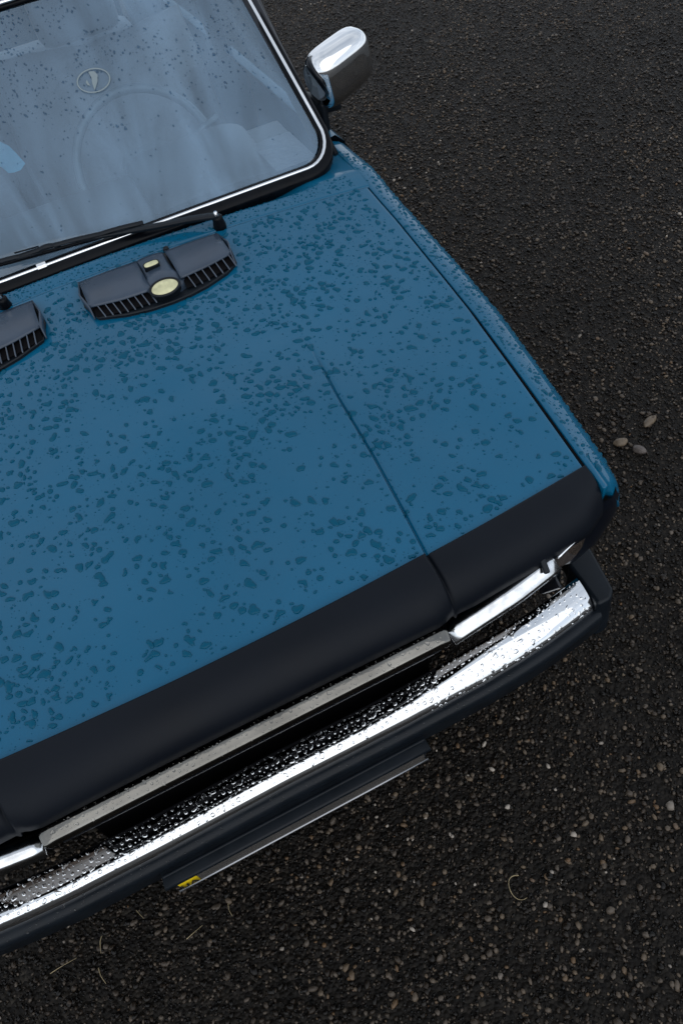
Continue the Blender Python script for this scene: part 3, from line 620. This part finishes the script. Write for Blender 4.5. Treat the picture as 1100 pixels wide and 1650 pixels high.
# hood vents ------------------------------------------------------------
def vent(sg):
    cx = -.02
    def X(x): return cx + sg*(x - cx)
    base_ol = [(.036, 1.066), (.20, 1.070), (.352, 1.064), (.371, 1.002), (.364, .946), (.335, .925), (.281, .905), (.24, .897), (.199, .8945), (.15, .897), (.10, .908), (.042, .931), (.026, .982)]
    ol = [(X(a), b) for a, b in base_ol]
    if sg < 0: ol = ol[::-1]
    v_ = extrude('hood_vent', ol, lambda x, y: hoodz(x, y)-.004, .009, 'black_plastic', car, bevel=.002, flare=.0)
    H = lambda y: float(lin(y, [.88, .93, 1.00, 1.068], [.028, .030, .026, .012]))
    # lid over the louvres: two halves either side of the saddle
    def lid(xa, xb, front):
        def f(u, v):
            x = xa + (xb-xa)*u; yr = 1.063 - .004*abs(u-.5); yf = front(x)
            y = yr + (yf-yr)*v; z_ = hoodz(X(x), y) + H(y) + .0015*math.sin(math.pi*v) - (.003 if v > .97 else 0)
            return (X(x), y, z_)
        o_ = grid('vent_lid', f, np.linspace(0, 1, 10), [0, .1, .3, .5, .7, .85, .95, 1], 'vent_plastic', v_, flip=sg > 0)
        s2 = o_.modifiers.new('s', 'SOLIDIFY'); s2.thickness = .004; s2.offset = -1
        return o_
    fr_ = lambda x: float(lin(x, [.03, .10, .16, .24, .30, .365], [.948, .931, .927, .930, .938, .955]))
    lid(.034, .168, fr_); lid(.236, .362, fr_)
    # end cheeks close the lid to the base
    for xa, xb in ((.034, .036), (.362, .360)):
        pts = [(xa, 1.062), (xa - (.009 if xa < .1 else -.009), 1.0), (xa, fr_(xa)), (xa, fr_(xa)-.012)]
        V = [(X(a), b, hoodz(X(a), b)+.003) for a, b in pts] + [(X(a), b, hoodz(X(a), b)+(H(b) if i < 3 else .006)) for i, (a, b) in enumerate(pts)]
        o_ = mesh('vent_cheek', V, [(i, i+1, 5+i, 4+i) for i in range(3)], 'vent_plastic', v_)
        s2 = o_.modifiers.new('s', 'SOLIDIFY'); s2.thickness = .003; s2.offset = 0
    # dark mouth and upright louvre blades
    for xa, xb, n_ in ((.040, .166, 8), (.240, .360, 7)):
        V = []; F = []
        for i in range(9):
            x = xa + (xb-xa)*i/8; yb_ = fr_(x)+.020
            V += [(X(x), yb_-.034, hoodz(X(x), yb_)+.0055), (X(x), yb_, hoodz(X(x), yb_)+.024)]
        F = [(2*i, 2*i+1, 2*i+3, 2*i+2) for i in range(8)]
        mesh('vent_mouth', V, F, 'dark_void', v_)
        for i in range(n_):
            x = xa + (xb-xa)*(i+.7)/n_; yf = fr_(x); lean = .006
            hz0 = hoodz(X(x), yf)
            P = [(yf+.012, .007), (yf-.019, .0055), (yf-.017, .0085), (yf-.001, .026), (yf+.012, .026)]
            V = [(X(x+d) + (lean*sg if k_ in (1, 2) else 0), y, hz0+z_) for d in (-.0011, .0011) for k_, (y, z_) in enumerate(P)]
            F = [(0, 1, 2, 3, 4), (9, 8, 7, 6, 5)] + [(k_, 5+k_, 5+(k_+1) % 5, (k_+1) % 5) for k_ in range(5)]
            mesh('louvre', V, F, 'vent_plastic', v_, smooth=False)
    # front lip
    lipp = [(a, b) for a, b in base_ol[3:12]]
    sweep('vent_rim', [Vector((X(a), b+.0015, hoodz(X(a), b)+.0055)) for a, b in lipp + [base_ol[12], base_ol[0]]], circ(.0030, 8), 'black_plastic', v_)
    # saddle between the halves
    def sad(u, v):
        wd = lin(v, [0, .3, .6, 1], [.032, .030, .033, .052]); a = (u-.5)*2
        y = 1.064 - v*.150 ; x = .200 + a*wd + .0
        h_ = lin(v, [0, .35, .7, .93, 1], [.013, .026, .033, .026, .010])
        return (X(x), y - .008*a*a*0 + (.018*a*a*sm(.6, 1, v)), hoodz(X(x), y) + h_*(1-.32*abs(a)**2.4) + (.001 if v < 1 else -.004))
    o_ = grid('vent_saddle', sad, np.linspace(0, 1, 17), np.linspace(0, 1, 16), 'vent_plastic', v_, flip=sg > 0)
    s2 = o_.modifiers.new('s', 'SOLIDIFY'); s2.thickness = .003; s2.offset = -1
    def badge(name, x, y, rx, ry, up, tilt, sq, material, rim):
        c_ = Vector((X(x), y, hoodz(X(x), y) + up)); R_ = Matrix.Rotation(rad(-tilt), 3, 'X') if False else Matrix.Rotation(rad(tilt), 3, 'X')
        n_ = 32
        def el(s1, dz):
            o2 = []
            for i in range(n_):
                a = 2*math.pi*i/n_; ca, sa = math.cos(a), math.sin(a)
                o2.append(c_ + R_ @ Vector((rx*s1*math.copysign(abs(ca)**(2/sq), ca), ry*s1*math.copysign(abs(sa)**(2/sq), sa), dz)))
            return o2
        V = el(1, .0) + el(.9, .0018) + el(.5, .0026); F = [(k_*n_+i, k_*n_+(i+1) % n_, (k_+1)*n_+(i+1) % n_, (k_+1)*n_+i) for k_ in (0, 1) for i in range(n_)] + [tuple(range(2*n_, 3*n_))]
        b_ = mesh(name, V, F, material, v_)
        sweep(name+'_rim', el(1.04, .0), circ(rim, 8), 'black_plastic', b_, N=R_ @ Vector((0, 0, 1)), closed=True)
        V = el(1.05, -.001) + el(1.1, -.016); mesh(name+'_seat', V, [(i, (i+1) % n_, n_+(i+1) % n_, n_+i) for i in range(n_)], 'black_plastic', b_)
    badge('oval_badge', .196, .920, .031, .019, .027, 24, 2.0, 'sticker_cream', .0032)
    badge('oblong_badge', .193, .998, .0165, .0095, .036, 4, 3.2, 'sticker_cream', .0018)
    # washer jet behind the saddle
    nzl = sweep('washer_nozzle', [Vector((X(.243), 1.076, hoodz(.2, 1.07)+z_)) for z_ in (-.002, .004, .008, .010)], circ(.008, 10), 'black_plastic', v_, N=(0, 1, 0), scale=lambda t_: 1-.25*t_)
vent(1); vent(-1)

# wipers ------------------------------------------------------------------
def wiper(dx):
    D = Vector((dx, 0, 0))
    piv = sweep('wiper', [Vector((.382+dx, 1.098, z_)) for z_ in (.952, .962, .978, .984, .986)], circ(.0135, 14), 'black_rubber', car, N=(0, 1, 0), scale=lambda t_: 1.15 if t_ < .3 else (.9 if t_ < .9 else .6))
    sweep('spindle_cap', [Vector((.380+dx, 1.094, z_)) for z_ in (.984, .990, .995, .998)], circ(.0068, 10), 'chrome', piv, N=(0, 1, 0), scale=lambda t_: 1-.45*t_)
    arm = sweep('wiper_arm', [Vector((.385, 1.096, .985))+D, Vector((.36, 1.104, .988))+D, Vector((.32, 1.120, .989))+D, Vector((.25, 1.142, .990))+D, Vector((.17, 1.166, .994))+D, Vector((.095, 1.186, .998))+D, Vector((.066, 1.193, .999))+D],
                rrect(.020, .010, .003, 2), 'black_plastic', piv, scale=lambda t_: 1.0 if t_ < .35 else 1-.35*(t_-.35)/.65)
    e0, e1 = Vector((.217, 1.170, .990))+D, Vector((-.285, 1.232, 1.006))+D
    mid = Vector((.030, 1.1935, .999))+D
    bl = sweep('wiper_blade', [e0.lerp(e1, t_) for t_ in np.linspace(0, 1, 14)], rrect(.007, .010, .002, 1), 'black_rubber', piv, N=WN)
    for a, b, hgt in ((-.10, .10, .010), (-.17, -.06, .005), (.06, .17, .005), (.0, .05, .015)):
        base_ = mid.lerp(e1 if a > 0 else e0, 0)
        dr = (e1-e0).normalized(); q = [mid - dr*0 + dr*(a+(b-a)*t_)*1.15 + WN*(.006+hgt*math.sin(math.pi*t_)) for t_ in np.linspace(0, 1, 8)]
        sweep('wiper_bridge', q, rrect(.010, .004, .001, 1), 'black_plastic', bl, N=WN)
    for sd_ in (1, -1):
        dr = (e1-e0).normalized(); q = [mid + dr*t_ + WN*.014 + Vector((0, .6, .8))*sd_*.007 for t_ in (.045, .075, .10)]
        sweep('bridge_rail', q, rrect(.003, .004, .001, 1), 'black_plastic', bl, N=WN)
wiper(0); wiper(-.515)

# door mirror ---------------------------------------------------------------
def door_mirror(sg, yc=1.40):
    C_ = Vector((sg*.852, yc+.02, 1.078)); R_ = Matrix.Rotation(rad(12*sg), 3, 'Z') @ Matrix.Rotation(rad(-8*sg), 3, 'Y')
    n1, n2 = 40, 26; V = []; F = []
    for j in range(n2+1):
        ph = -math.pi/2*(.0) + math.pi*j/n2
        for i in range(n1):
            a = 2*math.pi*i/n1
            def se(v_, e_): return math.copysign(abs(v_)**e_, v_)
            x = .097*se(math.cos(a), .50)*se(math.sin(ph), .55)*(1.0 if math.cos(a) > 0 else .9)
            z_ = .068*se(math.sin(a), .52)*se(math.sin(ph), .55)
            y = -.064*se(math.cos(ph), .65)*(1 if math.cos(ph) > 0 else .35)
            if z_ > 0: z_ *= 1 - .10*(x/.098)
            z_ += .010*(x/.098); 
            V.append(C_ + R_ @ Vector((sg*x, y, z_)))
    for j in range(n2):
        for i in range(n1): 
            q = (j*n1+i, j*n1+(i+1) % n1, (j+1)*n1+(i+1) % n1, (j+1)*n1+i); F.append(q[::-1] if sg > 0 else q)
    h_ = mesh('door_mirror', V, F, 'chrome', car)
    n_ = 30
    gv = [C_ + R_ @ Vector((sg*.082*math.copysign(abs(math.cos(2*math.pi*i/n_))**.6, math.cos(2*math.pi*i/n_)), .0235, .052*math.copysign(abs(math.sin(2*math.pi*i/n_))**.6, math.sin(2*math.pi*i/n_)))) for i in range(n_)]
    mesh('mirror_glass', gv, [tuple(range(n_))], 'chrome', h_, smooth=False)
    box('mirror_foot', (sg*.815, yc+.010, 1.000), (.06, .04, .03), 'black_plastic', h_, rot=(0, 8*sg, 10*sg), bevel=.008)
    box('mirror_base', (sg*.785, yc+.03, .985), (.022, .11, .075), 'black_plastic', h_, rot=(0, 0, 4*sg), bevel=.008)
door_mirror(1); door_mirror(-1)

# ------------------------------------------------------------------ rain drops
def drops(name, label, n_try, pick, surf, nrm, size, height, irregular, seed, clear=1.0, cat='raindrops', wm='water'):
    r_ = random.Random(seed); V = []; F = []; cell = {}; NS = 16
    placed = 0
    cand = sorted([size(r_) for _ in range(n_try)], reverse=True)
    for s in cand:
        u, v = pick(r_, s)
        if u is None: continue
        key = (int(u/.012), int(v/.012)); ok = True
        for a in (-1, 0, 1):
            for b in (-1, 0, 1):
                for (uu, vv, ss) in cell.get((key[0]+a, key[1]+b), ()):
                    if (u-uu)**2+(v-vv)**2 < ((s+ss)*clear)**2: ok = False; break
        if not ok: continue
        cell.setdefault(key, []).append((u, v, s)); placed += 1
        # irregular outline: union of a few discs round the centre
        nb = 1 + (r_.random() < irregular)*(1 + (s > .0018)*r_.randint(1, 4)) if irregular else 1
        discs = [(0, 0, s*(.72 if not irregular else r_.uniform(.36, .70)))]
        el_a = r_.gauss(-.5, .6) if irregular else 0
        for _ in range(nb-1):
            a = el_a + r_.choice((0, math.pi)) + r_.gauss(0, .6); d = s*r_.uniform(.45, 1.15); discs.append((d*math.cos(a), d*math.sin(a), s*r_.uniform(.25, .52)))
        rad_ = []
        for i in range(NS):
            a = 2*math.pi*i/NS + .1; ca, sa = math.cos(a), math.sin(a); best = .22*s
            for (dx, dy, rr) in discs:
                pj_ = dx*ca+dy*sa; pp = -dx*sa+dy*ca
                if abs(pp) < rr: best = max(best, pj_ + math.sqrt(rr*rr-pp*pp))
            rad_.append(best*(1+r_.gauss(0, .085 if irregular > .5 else .02)))
        rad_ = [(rad_[i-1]+3.4*rad_[i]+rad_[(i+1) % NS])/5.4 for i in range(NS)]
        rings = ((1, -.12), (.93, .42), (.74, .80), (.42, 1.0)) if s > .0016 else ((1, -.12), (.78, .75))
        hh = height(s, r_); P0 = Vector(surf(u, v)); N_ = Vector(nrm(u, v)); b0 = len(V)
        ex, ey = .0008, .0008
        for q, hq in rings:
            for i in range(NS):
                a = 2*math.pi*i/NS + .1; du, dv = rad_[i]*q*math.cos(a), rad_[i]*q*math.sin(a)
                V.append(Vector(surf(u+du, v+dv)) + N_*(hh*hq))
        V.append(P0 + N_*hh*(1.04 if len(rings) > 2 else 1.0)); c_ = len(V)-1; k = len(rings)
        for j in range(k-1): F += [(b0+j*NS+i, b0+j*NS+(i+1) % NS, b0+(j+1)*NS+(i+1) % NS, b0+(j+1)*NS+i) for i in range(NS)]
        F += [(b0+(k-1)*NS+i, b0+(k-1)*NS+(i+1) % NS, c_) for i in range(NS)]
    o_ = mesh(name, V, F, wm); tag(o_, label, cat, kind='stuff'); print(name, placed, len(F)); return o_
def plain_z(x, y):
    ax = abs(x); return hoodz(x, y)
def hn(x, y):
    e_ = .01; return Vector((-(hoodz(x+e_, y)-hoodz(x-e_, y))/(2*e_), -(hz(y+e_)-hz(y-e_))/(2*e_), 1)).normalized()
def invent(x, y):
    xx = x if x > -.02 else -.04-x
    return .018 < xx < .380 and (lin(xx, [.02, .1, .2, .3, .38], [.92, .90, .885, .90, .94]) < y < 1.074)
def pick_hood(r_, s):
    for _ in range(40):
        x = r_.uniform(-.66, .735); y = r_.uniform(.10, 1.082)
        if abs(x) > gapx(y)-.010-s or y < noser(x)+.004+s or invent(x, y): continue
        if abs(abs(x)-crx(y)-.003) < .004 and y < .6 and s > .002: continue
        d = noise.noise(Vector((x*5.5, y*5.5, 3)))*.9 + noise.noise(Vector((x*17, y*17, 9)))*.8
        lo = .42 + .42*sm(.5, 1.0, y) + .15*sm(.0, .6, -x) 
        if r_.random() < max(.10, min(1, lo*.8 + d*.62)): return x, y
    return None, None
def logsize(lo, hi, p_): return lambda r_: lo + (hi-lo)*(r_.random()**p_)
drops('raindrops', 'flat irregular raindrops beading all over the blue hood', 9800, pick_hood, lambda x, y: (x, y, hoodz(x, y)), hn,
      logsize(.0010, .0105, 4.0), lambda s, r_: min(.0028, .0003+.42*s), .85, 3, .78, wm='water_on_paint')
drops('raindrops', 'tight small round raindrops on the blue cowl beside the windscreen seal', 1500,
      lambda r_, s: (r_.uniform(-.45, .73), r_.uniform(1.094, 1.142)), cowls, hn,
      logsize(.0010, .0046, 2.6), lambda s, r_: .0003+.32*s, .35, 4, .9, wm='water_on_paint')
# wings: u = distance across the strip, v = y
def wing_surf(u, y):
    P = wing(y); acc = 0
    for (a, b) in zip(P[2:-1], P[3:]):
        d = math.hypot(b[0]-a[0], b[1]-a[1])
        if u <= acc + d or b is P[-1]:
            t_ = (u-acc)/d if d else 0; return (a[0]+(b[0]-a[0])*t_, y, a[1]+(b[1]-a[1])*t_)
        acc += d
    return (P[-1][0], y, P[-1][1])
def wing_n(u, y):
    a, b = wing_surf(max(0, u-.004), y), wing_surf(u+.004, y); d = Vector((b[0]-a[0], 0, b[2]-a[2])).normalized(); return Vector((-d.z, 0, d.x))
drops('raindrops', 'rows of raindrops along the top of the blue front wing', 1300, lambda r_, s: (r_.uniform(.004, .075), r_.uniform(.118, 1.27)), wing_surf, wing_n,
      logsize(.0011, .0072, 2.6), lambda s, r_: .0003+.28*s, .6, 5, .85, wm='water_on_paint')
drops('raindrops', 'sparse tiny raindrops spotting the windscreen', 1900,
      lambda r_, s: next(((x, y) for x, y in ((r_.uniform(-.3, .68), r_.uniform(.02, .46)) for _ in range(30)) if r_.random() < (.06+.85*sm(.12, .34, y))*max(.1, .5+1.1*noise.noise(Vector((x*7, y*9, 4))))), (None, None)),
      lambda x, s: wsp(x, s, .0002), lambda x, s: WN, logsize(.0014, .0042, 2.4), lambda s, r_: .0003+.40*s, .5, 6, wm='water_on_glass')
# bumper: u = x, v = arc length from the rear edge
barc = [0]
for a, b in zip(BP[2:-1], BP[3:]): barc.append(barc[-1] + math.hypot(b[0]-a[0], b[1]-a[1]))
def bsurf(x, v): 
    v = min(max(v, 0), barc[-1]); Q = [bpk(x, k) for k in range(2, len(BP))]
    yy = float(lin(v, barc, [q[0] for q in Q])); return (x, yy+ybk(x, yy), float(lin(v, barc, [q[1] for q in Q])))
def bn(x, v):
    a, b = bsurf(x, v-.003), bsurf(x, v+.003); d = Vector((0, b[1]-a[1], b[2]-a[2])).normalized(); return Vector((0, d.z, -d.y))
def pick_b(r_, s):
    for _ in range(30):
        x = r_.uniform(-.69, .685); v = r_.uniform(.003, barc[-1]-.012)
        pr = (1-sm(.044, .058, v)) if x < .3 else (.6*(1-sm(.01, .035, v))+.16)
        if r_.random() < pr*max(.12, .75+1.0*noise.noise(Vector((x*14, v*40, 2)))): return x, v
    return None, None
drops('raindrops', 'dense bright beads of rain on the chrome bumper', 6000, pick_b, bsurf, bn, logsize(.0013, .0062, 2.4), lambda s, r_: .0002+.55*s, .35, 8, 1.0)
drops('raindrops', 'beads of rain on the chrome bar above the grille', 800, lambda r_, s: (r_.uniform(-.328, .330), r_.uniform(-.0165, .004)),
      lambda x, v: (x, v, float(lin(v, [-.019, -.0175, -.0145, -.004, 0, .006], [.7655, .7695, .772, .7763, .777, .777]))), lambda x, v: Vector((0, -.4, .91)), logsize(.0012, .0042, 2.0), lambda s, r_: .0002+.5*s, .3, 9, 1.1)
drops('raindrops', 'a few flat raindrops on the black bumper lip', 260, lambda r_, s: (r_.uniform(-.6, .5), r_.uniform(.004, .017)),
      lambda x, v: (x, v+yb(x), float(lin(v, [.001, .008, .016], [.472, .479, .4815]))), lambda x, v: Vector((0, -.3, .95)), logsize(.0008, .003, 2.6), lambda s, r_: .0002+.3*s, .4, 10, .95)
